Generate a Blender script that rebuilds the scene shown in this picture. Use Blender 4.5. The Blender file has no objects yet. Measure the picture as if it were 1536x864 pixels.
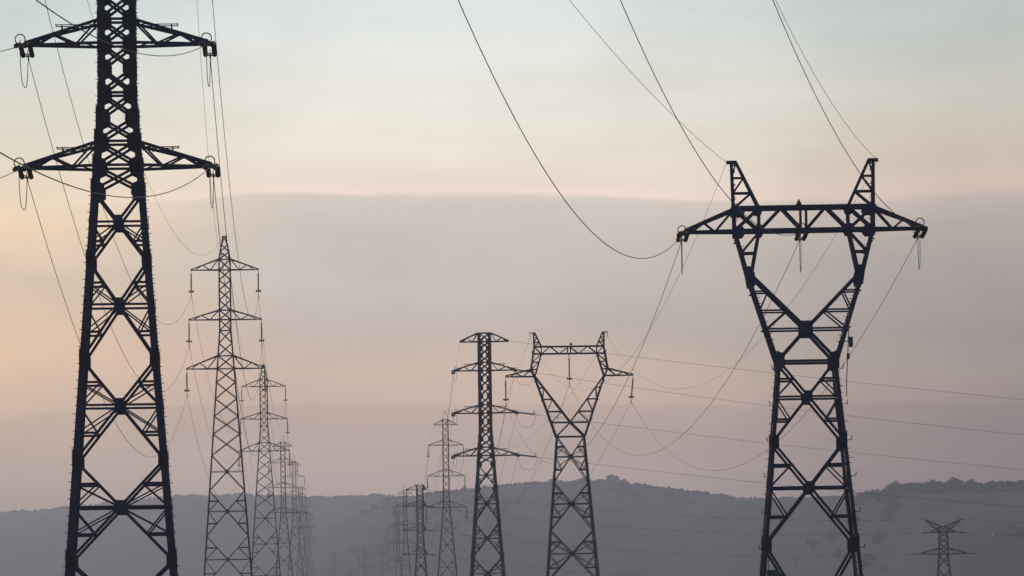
import bpy, math, random
from mathutils import Vector, Matrix, noise

random.seed(7)
S = bpy.context.scene
COL = S.collection
V = Vector

# ---------------------------------------------------------------- camera
FPX = 6600.0
PITCH = math.atan(468.0 / FPX)
ROLL = math.radians(-0.9)
CAMLOC = V((0.0, 0.0, 8.0))
CAMROT = Matrix.Rotation(math.pi / 2 + PITCH, 3, 'X') @ Matrix.Rotation(ROLL, 3, 'Z')
cam = bpy.data.cameras.new('camera')
cam.sensor_width = 36.0
cam.lens = 36.0 * FPX / 1536.0
cam.clip_start = 1.0
cam.clip_end = 60000.0
camo = bpy.data.objects.new('camera', cam)
COL.objects.link(camo)
camo.matrix_world = Matrix.Translation(CAMLOC) @ CAMROT.to_4x4()
S.camera = camo


def at(px, py, Y):
    """world point that stands at photo pixel (px, py) at a distance Y"""
    d = CAMROT @ V(((px - 768.0) / FPX, (432.0 - py) / FPX, -1.0))
    return CAMLOC + d * (Y / d.y)


# ---------------------------------------------------------------- materials
def lin(c):
    c = c / 255.0
    return c / 12.92 if c <= 0.04045 else ((c + 0.055) / 1.055) ** 2.4


def material(name, c1, c2, scale, rough=0.6, metallic=0.0, detail=3.0, bump=0.0):
    m = bpy.data.materials.new(name)
    m.use_nodes = True
    nt = m.node_tree
    b = nt.nodes['Principled BSDF']
    tc = nt.nodes.new('ShaderNodeTexCoord')
    n = nt.nodes.new('ShaderNodeTexNoise')
    n.inputs['Scale'].default_value = scale
    n.inputs['Detail'].default_value = detail
    r = nt.nodes.new('ShaderNodeValToRGB')
    r.color_ramp.elements[0].position = 0.35
    r.color_ramp.elements[1].position = 0.68
    r.color_ramp.elements[0].color = (*c1, 1)
    r.color_ramp.elements[1].color = (*c2, 1)
    nt.links.new(tc.outputs['Object'], n.inputs['Vector'])
    nt.links.new(n.outputs['Fac'], r.inputs['Fac'])
    nt.links.new(r.outputs['Color'], b.inputs['Base Color'])
    b.inputs['Roughness'].default_value = rough
    b.inputs['Metallic'].default_value = metallic
    b.inputs['Specular IOR Level'].default_value = 0.3
    if bump:
        bp = nt.nodes.new('ShaderNodeBump')
        bp.inputs['Strength'].default_value = bump
        nt.links.new(n.outputs['Fac'], bp.inputs['Height'])
        nt.links.new(bp.outputs['Normal'], b.inputs['Normal'])
    return m


STEEL = material('shade_tinted_steel', (0.004, 0.014, 0.075), (0.011, 0.029, 0.115), 0.9, 0.7)  # backlit shade and blue grade of galvanized steel, put into the base colour
GREY_STEEL = material('weathered_grey_steel', (0.014, 0.018, 0.030), (0.026, 0.029, 0.040), 1.1, 0.65)
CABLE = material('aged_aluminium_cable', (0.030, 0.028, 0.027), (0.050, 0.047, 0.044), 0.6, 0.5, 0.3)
GLASS = material('dark_insulator_glass', (0.010, 0.016, 0.016), (0.022, 0.032, 0.030), 3.0, 0.25)
ALLOY = material('dull_alloy_fittings', (0.05, 0.05, 0.055), (0.10, 0.10, 0.105), 4.0, 0.4, 0.5)
SIGN = material('dark_sign_plate', (0.012, 0.012, 0.014), (0.02, 0.02, 0.022), 4.0, 0.6)
CABINET = material('blue_grey_cabinet', (0.03, 0.06, 0.10), (0.05, 0.085, 0.13), 2.0, 0.5)
HILL = material('wooded_hillside', (0.022, 0.025, 0.022), (0.078, 0.074, 0.066), 0.010, 0.95, detail=7.0)
GROUND = material('winter_field', (0.035, 0.038, 0.020), (0.085, 0.075, 0.045), 0.02, 0.95, detail=6.0)
LEAF = material('tree_foliage', (0.024, 0.029, 0.022), (0.052, 0.055, 0.040), 0.35, 0.9)
BARK = material('tree_bark', (0.035, 0.028, 0.022), (0.07, 0.058, 0.045), 2.0, 0.9)
RENDERWALL = material('white_house_wall', (0.42, 0.41, 0.39), (0.55, 0.53, 0.50), 0.5, 0.8)
ROOFTILE = material('weathered_roof_tile', (0.10, 0.065, 0.055), (0.16, 0.10, 0.08), 1.2, 0.85)
PANE = material('house_window_glass', (0.02, 0.025, 0.03), (0.04, 0.045, 0.05), 1.0, 0.2)


# ---------------------------------------------------------------- mesh builder
class MB:
    def __init__(self):
        self.v = []
        self.f = []

    def bar(self, p, q, w, n=(0, -1, 0), t=None, off=0.0):
        """flat steel member from p to q, w wide in the plane whose normal is n"""
        p, q, n = V(p), V(q), V(n)
        d = q - p
        if d.length < 1e-6:
            return
        d.normalize()
        s = d.cross(n)
        if s.length < 1e-4:
            s = d.cross(V((0.3, 0.5, 0.81)))
        s.normalize()
        m = s.cross(d).normalized()
        if m.dot(n) < 0:
            m = -m
        t = w * 0.5 if t is None else t
        b = len(self.v)
        for e in (p, q):
            for a, c in ((-1, 0), (1, 0), (1, 1), (-1, 1)):
                self.v.append(e + s * (a * w / 2) + m * (off + c * t))
        for k in range(4):
            self.f.append((b + k, b + (k + 1) % 4, b + 4 + (k + 1) % 4, b + 4 + k))
        self.f.append((b + 3, b + 2, b + 1, b))
        self.f.append((b + 4, b + 5, b + 6, b + 7))

    def box(self, c, sx, sy, sz):
        c = V(c)
        self.bar(c - V((0, 0, sz / 2)), c + V((0, 0, sz / 2)), sx, (0, -1, 0), sy, -sy / 2)

    def plate(self, pts, n, t, off=0.0):
        n = V(n).normalized()
        b = len(self.v)
        k = len(pts)
        for o in (off, off + t):
            for p in pts:
                self.v.append(V(p) + n * o)
        self.f.append(tuple(b + i for i in reversed(range(k))))
        self.f.append(tuple(b + k + i for i in range(k)))
        for i in range(k):
            j = (i + 1) % k
            self.f.append((b + i, b + j, b + k + j, b + k + i))

    def tube(self, pts, r, n=6, closed=False):
        pts = [V(p) for p in pts]
        k = len(pts)
        rr = r if isinstance(r, (list, tuple)) else [r] * k
        b = len(self.v)
        up = V((0.13, 0.21, 0.97))
        for i, p in enumerate(pts):
            a = pts[(i - 1) % k] if (closed or i > 0) else p
            c = pts[(i + 1) % k] if (closed or i < k - 1) else p
            d = (c - a).normalized()
            x = d.cross(up)
            if x.length < 0.05:
                x = d.cross(V((0.95, 0.3, 0.05)))
            x.normalize()
            y = d.cross(x)
            for j in range(n):
                g = 2 * math.pi * j / n
                self.v.append(p + (x * math.cos(g) + y * math.sin(g)) * rr[i])
        for i in range(k if closed else k - 1):
            i2 = (i + 1) % k
            for j in range(n):
                j2 = (j + 1) % n
                self.f.append((b + i * n + j, b + i * n + j2, b + i2 * n + j2, b + i2 * n + j))
        if not closed:
            self.f.append(tuple(b + j for j in reversed(range(n))))
            self.f.append(tuple(b + (k - 1) * n + j for j in range(n)))

    def ring(self, c, axis, R, r, n=20, a0=0.0, a1=2 * math.pi):
        axis = V(axis).normalized()
        x = axis.cross(V((0.21, 0.13, 0.97)))
        if x.length < 0.1:
            x = axis.cross(V((1, 0, 0)))
        x.normalize()
        y = axis.cross(x)
        self.tube([V(c) + (x * math.cos(2 * math.pi * i / n) + y * math.sin(2 * math.pi * i / n)) * R for i in range(n)], r, 6, True)

    def string(self, p, q, discs, R, r=0.035, n=8):
        """a string of insulator discs between p and q"""
        p, q = V(p), V(q)
        pts, rad = [p], [r]
        for i in range(discs):
            for f, rd in ((0.08, r), (0.30, R), (0.52, R * 0.92), (0.62, r * 1.6)):
                pts.append(p.lerp(q, (i + f) / discs))
                rad.append(rd)
        pts.append(q)
        rad.append(r)
        self.tube(pts, rad, n)

    def build(self, name, mat, parent=None, smooth=False):
        me = bpy.data.meshes.new(name)
        me.from_pydata([tuple(v) for v in self.v], [], self.f)
        me.materials.append(mat)
        if smooth:
            for p in me.polygons:
                p.use_smooth = True
        me.update()
        o = bpy.data.objects.new(name, me)
        COL.objects.link(o)
        if parent is not None:
            o.parent = parent
        return o


def tag(o, label, cat, group=None, kind=None):
    if label:
        o['label'] = label
    if cat:
        o['category'] = cat
    if group:
        o['group'] = group
    if kind:
        o['kind'] = kind
    return o


def empty(name, loc, rz, label, cat, group=None):
    o = bpy.data.objects.new(name, None)
    o.empty_display_size = 0.5
    COL.objects.link(o)
    o.location = loc
    o.rotation_euler = (0, 0, rz)
    return tag(o, label, cat, group)


def copy_tree(o, parent=None):
    c = o.copy()
    COL.objects.link(c)
    if parent is not None:
        c.parent = parent
    for ch in o.children:
        copy_tree(ch, c)
    return c


class Tower:
    """a pylon: root empty plus the crossarm tips in world space"""

    def __init__(self, root, loc, rz):
        self.root, self.loc, self.rz = root, V(loc), rz
        self.R = Matrix.Rotation(rz, 3, 'Z')
        self.tips = {}

    def w(self, p):
        return self.loc + self.R @ V(p)

    def l(self, p):
        return self.R.inverted() @ (V(p) - self.loc)

    def ld(self, d):
        return self.R.inverted() @ V(d)


BASES = []
PG = 'lattice pylons carrying the power lines'

FACES = (((-1, -1), (1, -1), (0, -1, 0)), ((1, 1), (-1, 1), (0, 1, 0)),
         ((1, -1), (1, 1), (1, 0, 0)), ((-1, 1), (-1, -1), (-1, 0, 0)))


def interp(tab, z):
    tab = sorted(tab)
    if z <= tab[0][0]:
        return tab[0][1]
    for (a, x), (b, y) in zip(tab, tab[1:]):
        if z <= b:
            return x + (y - x) * (z - a) / (b - a)
    return tab[-1][1]


def body(root, hw, panels, levels, mat, leg_w, dw, sub_w, gusset=0.0, centre=0.0, bolts=False, z0=0.0, zt=0.0, fan=False):
    """four legs and four braced faces. panels: (z_low, z_high, style); z offsets by z0"""
    def c(s, z):
        h = interp(hw, z)
        return V((s[0] * h, s[1] * h, z + z0))
    zs = sorted({z for p in panels for z in p[:2]} | {z for z, _ in hw})
    zs = [z for z in zs if z <= zt + 1e-6]
    for sx, sy in ((-1, -1), (1, -1), (1, 1), (-1, 1)):
        m = MB()
        for a, b in zip(zs, zs[1:]):
            p, q = c((sx, sy), a), c((sx, sy), b)
            t = leg_w * 0.16
            m.bar(p + V((-sx * leg_w / 2, 0, 0)), q + V((-sx * leg_w / 2, 0, 0)), leg_w, (0, -sy, 0), t)
            m.bar(p + V((0, -sy * (leg_w / 2 + t), 0)), q + V((0, -sy * (leg_w / 2 + t), 0)), leg_w, (-sx, 0, 0), t * 1.02)
        if bolts:
            z = zs[0] + 2.0
            k = 0
            while z < zs[-1]:
                p = c((sx, sy), z)
                ln = 0.12 if k % 2 else 0.08
                m.bar(p, p + V((sx * ln, 0, 0)), 0.035, (0, -1, 0), 0.035)
                z += 0.42
                k += 1
        m.build('leg', mat, root)
    for A, B, n in FACES:
        m = MB()
        g = m
        n = V(n)
        ins = leg_w * 0.35

        def cc(s, o, z):
            p, q = c(s, z), c(o, z)
            return p + (q - p).normalized() * ins
        for (a, b, st) in panels:
            la, ra, lb, rb = cc(A, B, a), cc(B, A, a), cc(A, B, b), cc(B, A, b)
            wa, wb = (ra - la).length, (rb - lb).length
            fm = wb / (wa + wb)                       # crossing, measured from the top
            X = lb.lerp(ra, fm)
            hz = X.z
            if 'x' in st or 'X' in st:
                m.bar(la, rb, dw, n, dw * 0.3, -dw * 0.75)
                m.bar(ra, lb, dw, n, dw * 0.3, -dw * 0.3)
            if 'h' in st:
                m.bar(lb, rb, dw * 0.9, n, dw * 0.25, -dw * 1.1)
            if 'c' in st or 'X' in st:                # horizontal through the crossing
                p, q = cc(A, B, hz - z0), cc(B, A, hz - z0)
                m.bar(p, q, dw * 0.85, n, dw * 0.25, -dw * 1.1)
            if 'X' in st:                             # secondary bracing
                for f in (0.46, ):
                    for P, Q, s, o in ((lb, la, A, B), (rb, ra, B, A)):
                        for e in ((Q,) if 'l' in st else (P, Q)):
                            node = e.lerp(X, 0.50)
                            leg = cc(s, o, node.z - z0)
                            legc = cc(s, o, hz - z0)
                            m.bar(leg, node, sub_w * 1.5, n, sub_w * 0.4, -dw * 1.45)
                            m.bar(node, legc, sub_w, n, sub_w * 0.35, -dw * 1.8)
                            if fan:
                                m.bar(leg, X, sub_w * 0.9, n, sub_w * 0.3, -dw * 2.1)
            if gusset:
                u = (ra - la).normalized()
                for P, s in ((la, 1), (ra, -1), (lb, 1), (rb, -1)):
                    if P.z - z0 > zt - 0.3 and zt > 5:
                        continue
                    h = gusset
                    o = P - u * s * ins
                    k = gusset * (0.72 if wa < 2.9 else 0.42)
                    m2 = [o + V((0, 0, h * 0.75)), o + u * s * (k + ins) + V((0, 0, h * 0.36)), o + u * s * (k + ins) - V((0, 0, h * 0.36)), o - V((0, 0, h * 0.75))]
                    if s < 0:
                        m2.reverse()
                    g.plate(m2, n, 0.016, 0.012)
            if centre and ('X' in st or 'c' in st):
                u = (ra - la).normalized()
                w_, h_ = centre * 0.5, centre * 0.68
                g.plate([X + u * w_ + V((0, 0, h_)), X - u * w_ + V((0, 0, h_)), X - u * w_ - V((0, 0, h_)), X + u * w_ - V((0, 0, h_))], n, 0.02, 0.035)
        for z in levels:
            p, q = cc(A, B, z), cc(B, A, z)
            m.bar(p, q, dw, n, dw * 0.3, -dw * 1.6)
        m.build('lattice_face', mat, root)
    return c


def arm(root, side, hx, hy, zb, zt, span, mat, cw, bw, nodes=(0.30, 0.62), hx_t=None, tip_dy=0.10, plate=0.0, wedge=0.16, low=0.0):
    """a tapering crossarm: two bottom chords, two top chords, braced between"""
    hx_t = hx if hx_t is None else hx_t
    m = MB()
    tb = {}
    for sy in (-1, 1):
        b0, b1 = V((side * hx, sy * hy, zb)), V((side * span, sy * tip_dy, zb + low))
        t0, t1 = V((side * hx_t, sy * hy, zt)), V((side * span, sy * tip_dy, zb + low + wedge))
        n = V((0, sy, 0))
        m.bar(b0, b1, cw, n, cw * 0.35, -cw * 0.3)
        m.bar(t0, t1, cw, n, cw * 0.35, -cw * 0.28)
        fs = [0.0] + list(nodes) + [0.86]
        pr = t0
        for i, f in enumerate(fs[1:]):
            cur = b0.lerp(b1, f) if i % 2 == 0 else t0.lerp(t1, f)
            m.bar(pr, cur, bw, n, bw * 0.4, -cw * 0.75)
            pr = cur
        tb[sy] = (b0, b1, t0, t1)
        if plate:
            m.plate([b1 + V((-side * plate * 2.2, 0, 0)), b1 + V((side * 0.12, 0, -0.02)), b1 + V((side * 0.12, 0, wedge)), t1.lerp(t0, plate * 2.2 / (span - hx))][::(1 if side * sy < 0 else -1)], n, 0.02, 0.02)
    k = 5
    for lo, hi, nn, o in ((0, 1, (0, 0, -1), -bw * 0.2), (2, 3, (0, 0, 1), -bw * 0.2)):
        for i in range(k):
            f0, f1 = i / k, (i + 1) / k
            a = tb[-1 if i % 2 else 1][lo].lerp(tb[-1 if i % 2 else 1][hi], f0)
            b = tb[1 if i % 2 else -1][lo].lerp(tb[1 if i % 2 else -1][hi], f1)
            m.bar(a, b, bw, nn, bw * 0.4, o)
    m.bar((side * span, -tip_dy - 0.05, zb + low + wedge * 0.5), (side * span, tip_dy + 0.05, zb + low + wedge * 0.5), wedge + cw, (side, 0, 0), 0.06, 0.0)
    return m.build('cross_arm', mat, root)


def suspension(T, key, L, mat=GLASS, d=(0, 0, -1), ring=0.32):
    """a hanging insulator string below the tip; moves the wire's hold to its end"""
    tip = T.l(T.tips[key])
    d = V(d).normalized()
    end = tip + d * L
    m = MB()
    m.tube([tip + V((0, 0, 0.1)), tip + d * (L * 0.16)], 0.035)
    m.string(tip + d * (L * 0.14), tip + d * (L * 0.78), 16, 0.125, 0.045)
    m.tube([tip + d * (L * 0.77), end], 0.035)
    o = m.build('insulator_string', mat, T.root, True)
    r = MB()
    r.ring(tip + d * (L * 0.83), (0, 0.25, 1), ring, 0.05)
    r.bar(tip + d * (L * 0.83) + V((-ring, 0, 0)), tip + d * (L * 0.83) + V((ring, 0, 0)), 0.04, (0, -1, 0), 0.04)
    r.build('grading_ring', ALLOY, o, True)
    c = MB()
    c.tube([end + V((0, -0.32, -0.06)), end + V((0, -0.1, 0.03)), end + V((0, 0.1, 0.03)), end + V((0, 0.32, -0.06))], [0.03, 0.07, 0.07, 0.03])
    c.bar(end, end + V((0.10, 0, -0.35)), 0.05, (0, -1, 0), 0.05)
    c.build('suspension_clamp', ALLOY, o)
    T.tips[key] = T.w(end)


def strain(T, tip_w, toward, slope_sag, L=2.7, gap=0.46, discs=15, R=0.13, ring=0.25):
    """a double tension string from the tip along the wire that leaves it; returns the wire's start"""
    d = V(toward) - V(tip_w) - V((0, 0, 4 * slope_sag))
    d.normalize()
    dl = T.ld(d)
    tip = T.l(tip_w)
    s = dl.cross(V((0, 0, 1))).normalized()
    a, b = tip + dl * 0.35, tip + dl * (L - 0.3)
    m = MB()
    m.bar(tip, a, 0.10, (0, 0, 1), 0.08)
    m.bar(a - s * gap * 0.7, a + s * gap * 0.7, 0.12, dl, 0.06)
    m.bar(b - s * gap * 0.5, b + s * gap * 0.5, 0.07, dl, 0.04)
    for k in (-1, 1):
        m.string(a + s * k * gap / 2, b + s * k * gap / 2, discs, R, 0.05)
    o = m.build('strain_insulator', GLASS, T.root, True)
    g = MB()
    up = s.cross(dl).normalized()
    g.ring(b + up * (ring * 1.3), dl, ring, 0.03)
    g.bar(b, b + up * ring * 1.2, 0.04, dl, 0.03)
    g.build('grading_ring', ALLOY, o, True)
    e = tip + dl * L
    c = MB()
    c.tube([b, e, e + dl * 0.4], [0.05, 0.05, 0.035])
    c.build('tension_clamp', ALLOY, o)
    return T.w(e)


def jumper(T, a, b, drop):
    a, b = T.l(a), T.l(b)
    pts = []
    for i in range(25):
        t = i / 24
        p = a.lerp(b, t)
        f = (1 - (2 * t - 1) ** 4)
        pts.append(p + V((0, 0, -drop * f)))
    m = MB()
    m.tube(pts, 0.02)
    m.build('jumper_loop', CABLE, T.root, True)


# ---------------------------------------------------------------- pylon kinds
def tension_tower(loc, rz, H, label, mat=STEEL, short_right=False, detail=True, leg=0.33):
    root = empty('transmission_tower', loc, rz, label, 'pylon', PG)
    T = Tower(root, loc, rz)
    BASES.append(V(loc))
    hw = [(-H, 0.95 + (3.85 + H) * 0.0738), (3.85, 0.95), (17.9, 0.95)]
    pan = []
    ups = [0, 1.27, 2.47, 3.7, 4.97, 6.2, 7.45, 8.7, 9.97, 11.2, 12.4, 13.63, 14.62, 15.61, 16.6, 17.9]
    for a, b in zip(ups, ups[1:]):
        pan.append((a, b, 'x'))
    pan.append((-1.23, 0, 'x'))
    dn = [-1.23, -4.8, -9.73, -14.77, -19.77]
    if H > 26:
        dn += [-25.0]
    dn = [z for z in dn if z > -H + 2] + [-H]
    for a, b in zip(dn, dn[1:]):
        pan.append((b, a, 'X' if a < -2 else 'Xl'))
    levels = [0.03, 1.24, 3.7, 6.2, 7.42, 12.4, 13.6, 16.6, 17.85]
    body(root, hw, pan, levels, mat, leg, 0.14, 0.08, 0.76 if detail else 0.5, 0.48, detail, H, 17.9, True)
    for key, zb, zt, sp in (('low', 0, 1.15, 4.62), ('mid', 6.2, 7.35, 4.52), ('top', 12.4, 13.55, 4.42), ('earth', 16.6, 17.85, 3.5)):
        h = interp(hw, zb)
        for side, nm in ((-1, 'left'), (1, 'right')):
            s_ = sp if not (short_right and side > 0) else h + 0.7
            arm(root, side, h, h, zb + H, zt + H, s_, mat, 0.15, 0.10, hx_t=interp(hw, zt), plate=0.3)
            T.tips[key + ' ' + nm] = T.w((side * (s_ + 0.1), 0, zb + H + 0.05))
            if detail and key != 'earth':
                r = MB()
                z = zb + H + 0.98
                for y in (-0.35, 0.35):
                    r.bar((side * 1.55, y, z), (side * 3.05, y, z), 0.045, (0, -1, 0), 0.045)
                    for x in (1.75, 2.75):
                        zz = zb + H + 0.2
                        top = zt + (0.3 - zt + zb) * (x - h) / (sp - h) + H
                        r.bar((side * x, y, min(top, z - 0.05) - 0.15), (side * x, y, z), 0.07, (0, -1, 0), 0.07)
                for x in (1.55, 3.05):
                    r.bar((side * x, -0.5, z), (side * x, 0.5, z), 0.045, (0, 0, 1), 0.045)
                r.build('guard_rail', mat, root)
    return T


def suspension_tower(loc, rz, H, label, mat=GREY_STEEL):
    root = empty('transmission_tower', loc, rz, label, 'pylon', PG)
    T = Tower(root, loc, rz)
    BASES.append(V(loc))
    hw = [(-H, 0.76 + (4.67 + H) * 0.0735), (4.67, 0.76), (13.4, 0.76), (16.3, 0.22)]
    zs = [4.67, 6.0, 7.17, 8.4, 9.63, 10.87, 12.1, 13.4, 14.3, 15.2, 16.3]
    pan = [(a, b, 'x') for a, b in zip(zs, zs[1:])]
    dn = [4.67, 3.12, 1.58, 0, -1.67, -3.67, -5.83, -8.0, -10.6]
    pan += [(b, a, 'x') for a, b in zip(dn, dn[1:])]
    pan += [(-14.9, -10.6, 'xc'), (-20.4, -14.9, 'X'), (-26.7, -20.4, 'X'), (-H, -26.7, 'X')]
    body(root, hw, pan, [0, 1.58, 4.67, 6, 7.17, 12.1, 13.4, 16.27], mat, 0.17, 0.085, 0.06, 0.0, 0.30, True, H, 16.3)
    for key, zb, zt, sp in (('low', 0, 1.58, 4.75), ('mid', 6, 7.17, 4.42), ('top', 12.1, 13.4, 4.1)):
        h = interp(hw, zb)
        for side, nm in ((-1, 'left'), (1, 'right')):
            arm(root, side, h, h, zb + H, zt + H, sp, mat, 0.11, 0.075, (0.30, 0.58), interp(hw, zt), 0.08, 0.0, 0.08)
            T.tips[key + ' ' + nm] = T.w((side * sp, 0, zb + H))
            suspension(T, key + ' ' + nm, 3.15)
    T.tips['earth left'] = T.w((-0.2, 0, 16.3 + H))
    T.tips['earth right'] = T.w((0.2, 0, 16.3 + H))
    return T


def narrow_tower(loc, rz, H, label, mat=GREY_STEEL):
    root = empty('transmission_tower', loc, rz, label, 'pylon', PG)
    T = Tower(root, loc, rz)
    BASES.append(V(loc))
    hw = [(-H, 0.66 + (1.0 + H) * 0.0905), (1.0, 0.66), (17.2, 0.62)]
    n = 13
    zs = [0 + 17.2 * i / n for i in range(n + 1)]
    pan = [(a, b, 'x') for a, b in zip(zs, zs[1:])]
    dn = [0, -1.6, -3.4, -5.6, -9.6, -14.4, -20.5, -H]
    pan += [(b, a, 'x' if a > -5 else 'X') for a, b in zip(dn, dn[1:])]
    body(root, hw, pan, [0, 1.2, 6.1, 7.3, 12.1, 13.2, 16.1, 17.17], mat, 0.20, 0.085, 0.055, 0, 0.26, False, H, 17.2)
    for key, zb, zt, sp in (('low', 0, 1.2, 3.9), ('mid', 6.1, 7.3, 3.65), ('top', 12.1, 13.2, 3.45), ('earth', 16.1, 17.05, 2.3)):
        h = interp(hw, zb)
        for side, nm in ((-1, 'left'), (1, 'right')):
            arm(root, side, h, h, zb + H, zt + H, sp, mat, 0.10, 0.065, (0.4, 0.7), interp(hw, zt), 0.08, 0.0, 0.07)
            k = key + ' ' + nm
            T.tips[k] = T.w((side * sp, 0, zb + H))
            if key != 'earth':
                suspension(T, k, 2.5, ring=0.26)
    p = MB()
    for x in (-1, 1):
        p.tube([(x * 0.62, 0, 17.15 + H), (0, 0, 18.9 + H)], 0.035)
    p.build('peak_stay', mat, root)
    return T


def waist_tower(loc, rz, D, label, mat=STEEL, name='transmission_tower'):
    """a pylon whose fork opens above a narrow waist and carries a level beam"""
    root = empty(name, loc, rz, label, 'pylon', PG)
    T = Tower(root, loc, rz)
    BASES.append(V(loc))
    H, w0, sl = D['H'], D['waist'], D['slope']
    zbm, ztm = D['beam']
    hyb = D['beam_hy']
    zk = D['knee'][1]
    lw, dw, sw = D['leg_w'], D['dw'], D['sub_w']
    hw = [(-H, w0 + sl * H), (0, w0)]
    pz = [0] + D['panels'] + [-H]
    pan = [(b, a, 'X') for a, b in zip(pz, pz[1:])]
    body(root, hw, pan, [0.0], mat, lw, dw, sw, D['gusset'], D['centre'], D['bolts'], H, 0.0, D['fan'])

    def hy(z):
        return w0 + (hyb - w0) * min(1, max(0, z / zbm))
    outer = D['outer']          # (x, z) from the waist up to the peak tip
    for side in (-1, 1):
        m = MB()
        g = m
        for sy in (-1, 1):
            n = V((0, sy, 0))
            P = lambda x, z: V((side * x, sy * hy(z), z + H))
            for (x0, z0), (x1, z1) in zip(outer, outer[1:]):
                if z0 >= ztm:
                    break
                m.bar(P(x0, z0), P(x1, z1), lw, n, lw * 0.3, -lw * 0.3)
                if D['bolts']:
                    L = V((x1 - x0, 0, z1 - z0)).length
                    k = int(L / 0.38)
                    for i in range(k):
                        a = P(x0, z0).lerp(P(x1, z1), (i + 0.5) / k)
                        if i % 3 != 2:
                            m.bar(a, a + V((-side * 0.26, 0, 0.05)), 0.04, n, 0.04)
                        elif i % 2:
                            m.bar(a, a + V((side * 0.22, 0, -0.04)), 0.10, n, 0.05)
            kx = D['knee'][0]
            ix = D['inner_x']
            m.bar(P(ix, zbm), P(kx, zk), lw * 0.92, n, lw * 0.28, -lw * 0.62)
            zc = D['cross_z']
            m.bar(P(kx, zk), P(0, zc), lw * 0.92, n, lw * 0.28, -lw * (0.62 if side > 0 else 0.95))
            m.bar(P(0, zc), P(w0, 0), lw * 0.92, n, lw * 0.28, -lw * (0.62 if side > 0 else 0.95))
            m.bar(P(0, zc), P(interp([(z, x) for x, z in outer], zc), zc), sw * 1.3, n, sw * 0.4, -lw * 1.2)

            def ox(z):
                return interp([(zz, x) for x, zz in outer], z)

            def inx(z):
                if z >= zk:
                    return kx + (ix - kx) * (z - zk) / (zbm - zk)
                return kx * (z - zc) / (zk - zc)
            rr = D['rungs']
            for i, z in enumerate(rr):
                m.bar(P(inx(z), z), P(ox(z), z), sw * 1.2, n, sw * 0.4, -lw * 1.2)
                nx = rr[i + 1] if i + 1 < len(rr) else None
                if nx is not None and not (z > zk > nx):
                    m.bar(P(inx(z), z), P(ox(nx), nx), sw * 1.1, n, sw * 0.35, -lw * 1.45)
            z = rr[-1]
            m.bar(P(inx(z), z), P(ox(zc), zc), sw * 1.1, n, sw * 0.35, -lw * 1.45)
            m.bar(P(ix, zbm - 0.05), P(ox(rr[0]), rr[0]), sw * 1.2, n, sw * 0.35, -lw * 1.45)
            if D['gusset']:
                u = V((side, 0, 0))
                q = D['gusset']
                for (x, z, w_, h_) in ((kx + 0.08, zk - 0.1, q * 0.36, q * 0.70), (w0 - 0.12, 0.02, q * 0.36, q * 0.58), (ox(ztm) - 0.2, ztm - 0.2, q * 0.55, q * 0.32), (ox(zbm) - 0.2, zbm - 0.05, q * 0.48, q * 0.38), (ix, zbm, q * 0.3, q * 0.4), (ix + 0.05, ztm - 0.15, q * 0.3, q * 0.3)):
                    c = P(x, z)
                    tilt = 0.16 if abs(z - zk) < 1 else 0.0
                    ax = V((side * tilt, 0, 1)).normalized()
                    pts = [c + u * w_ * 0.8 + ax * h_, c - u * w_ * 0.6 + ax * h_, c - u * w_ + ax * h_ * 0.4, c - u * w_ - ax * h_ * 0.4, c - u * w_ * 0.6 - ax * h_, c + u * w_ * 0.8 - ax * h_]
                    g.plate(pts if side * sy < 0 else pts[::-1], n, 0.02, 0.02)
                if side > 0:
                    c = P(0, zc)
                    a, b = D['centre'] * 0.72, D['centre'] * 0.85
                    pts = [c + V((a, 0, b)), c + V((-a, 0, b)), c + V((-a, 0, -b)), c + V((a, 0, -b))]
                    g.plate(pts if sy < 0 else pts[::-1], n, 0.02, 0.05)
        # zigzag between the front and back planes of the fork
        zz = [0.0]
        while zz[-1] < zbm - 0.5:
            zz.append(min(zbm, zz[-1] + 1.25))
        for i, (a, b) in enumerate(zip(zz, zz[1:])):
            s = 1 if i % 2 else -1
            xa, xb = interp([(z, x) for x, z in outer], a), interp([(z, x) for x, z in outer], b)
            m.bar((side * xa, s * hy(a), a + H), (side * xb, -s * hy(b), b + H), sw, (side, 0, 0), sw * 0.4, -lw * 0.4)
        m.build('fork_arm', mat, root)
        # earth wire peak
        pk = MB()
        ox_t, ix_t, zp = D['peak']
        x_o, x_i = D['outer_beam'], D['inner_x']
        pf = [0.0, 0.33, 0.66, 1.0]
        for sy in (-1, 1):
            n = V((0, sy, 0))
            O = lambda f: V((side * (x_o + (ox_t - x_o) * f), sy * (hyb + (0.12 - hyb) * f), H + ztm + (zp - ztm) * f))
            I = lambda f: V((side * (x_i + (ix_t - x_i) * f), sy * (hyb + (0.12 - hyb) * f), H + ztm + (zp - ztm) * f))
            pk.bar(O(0), O(1), lw * 0.85, n, lw * 0.25, -lw * 0.3)
            pk.bar(I(0), I(1), lw * 0.8, n, lw * 0.25, -lw * 0.3)
            for a, b in zip(pf, pf[1:]):
                pk.bar(O(a), I(b), sw * 1.1, n, sw * 0.4, -lw * 0.8)
                if b < 1:
                    pk.bar(O(b), I(b), sw * 1.2, n, sw * 0.4, -lw * 0.65)
            if D['bolts']:
                for i in range(7):
                    a = O((i + 0.5) / 7)
                    pk.bar(a, a + V((-side * 0.2, 0, 0.04)), 0.045, n, 0.045)
        cx = ox_t + D['cap']
        pk.bar((side * (ix_t - 0.05), 0, H + zp), (side * cx, 0, H + zp), D['cap_h'], (0, -1, 0), 0.3, -0.15)
        if D['cap_drop']:
            pk.bar((side * cx, 0, H + zp), (side * (cx - 0.02), 0, H + zp - D['cap_drop']), 0.06, (0, -1, 0), 0.06)
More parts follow.
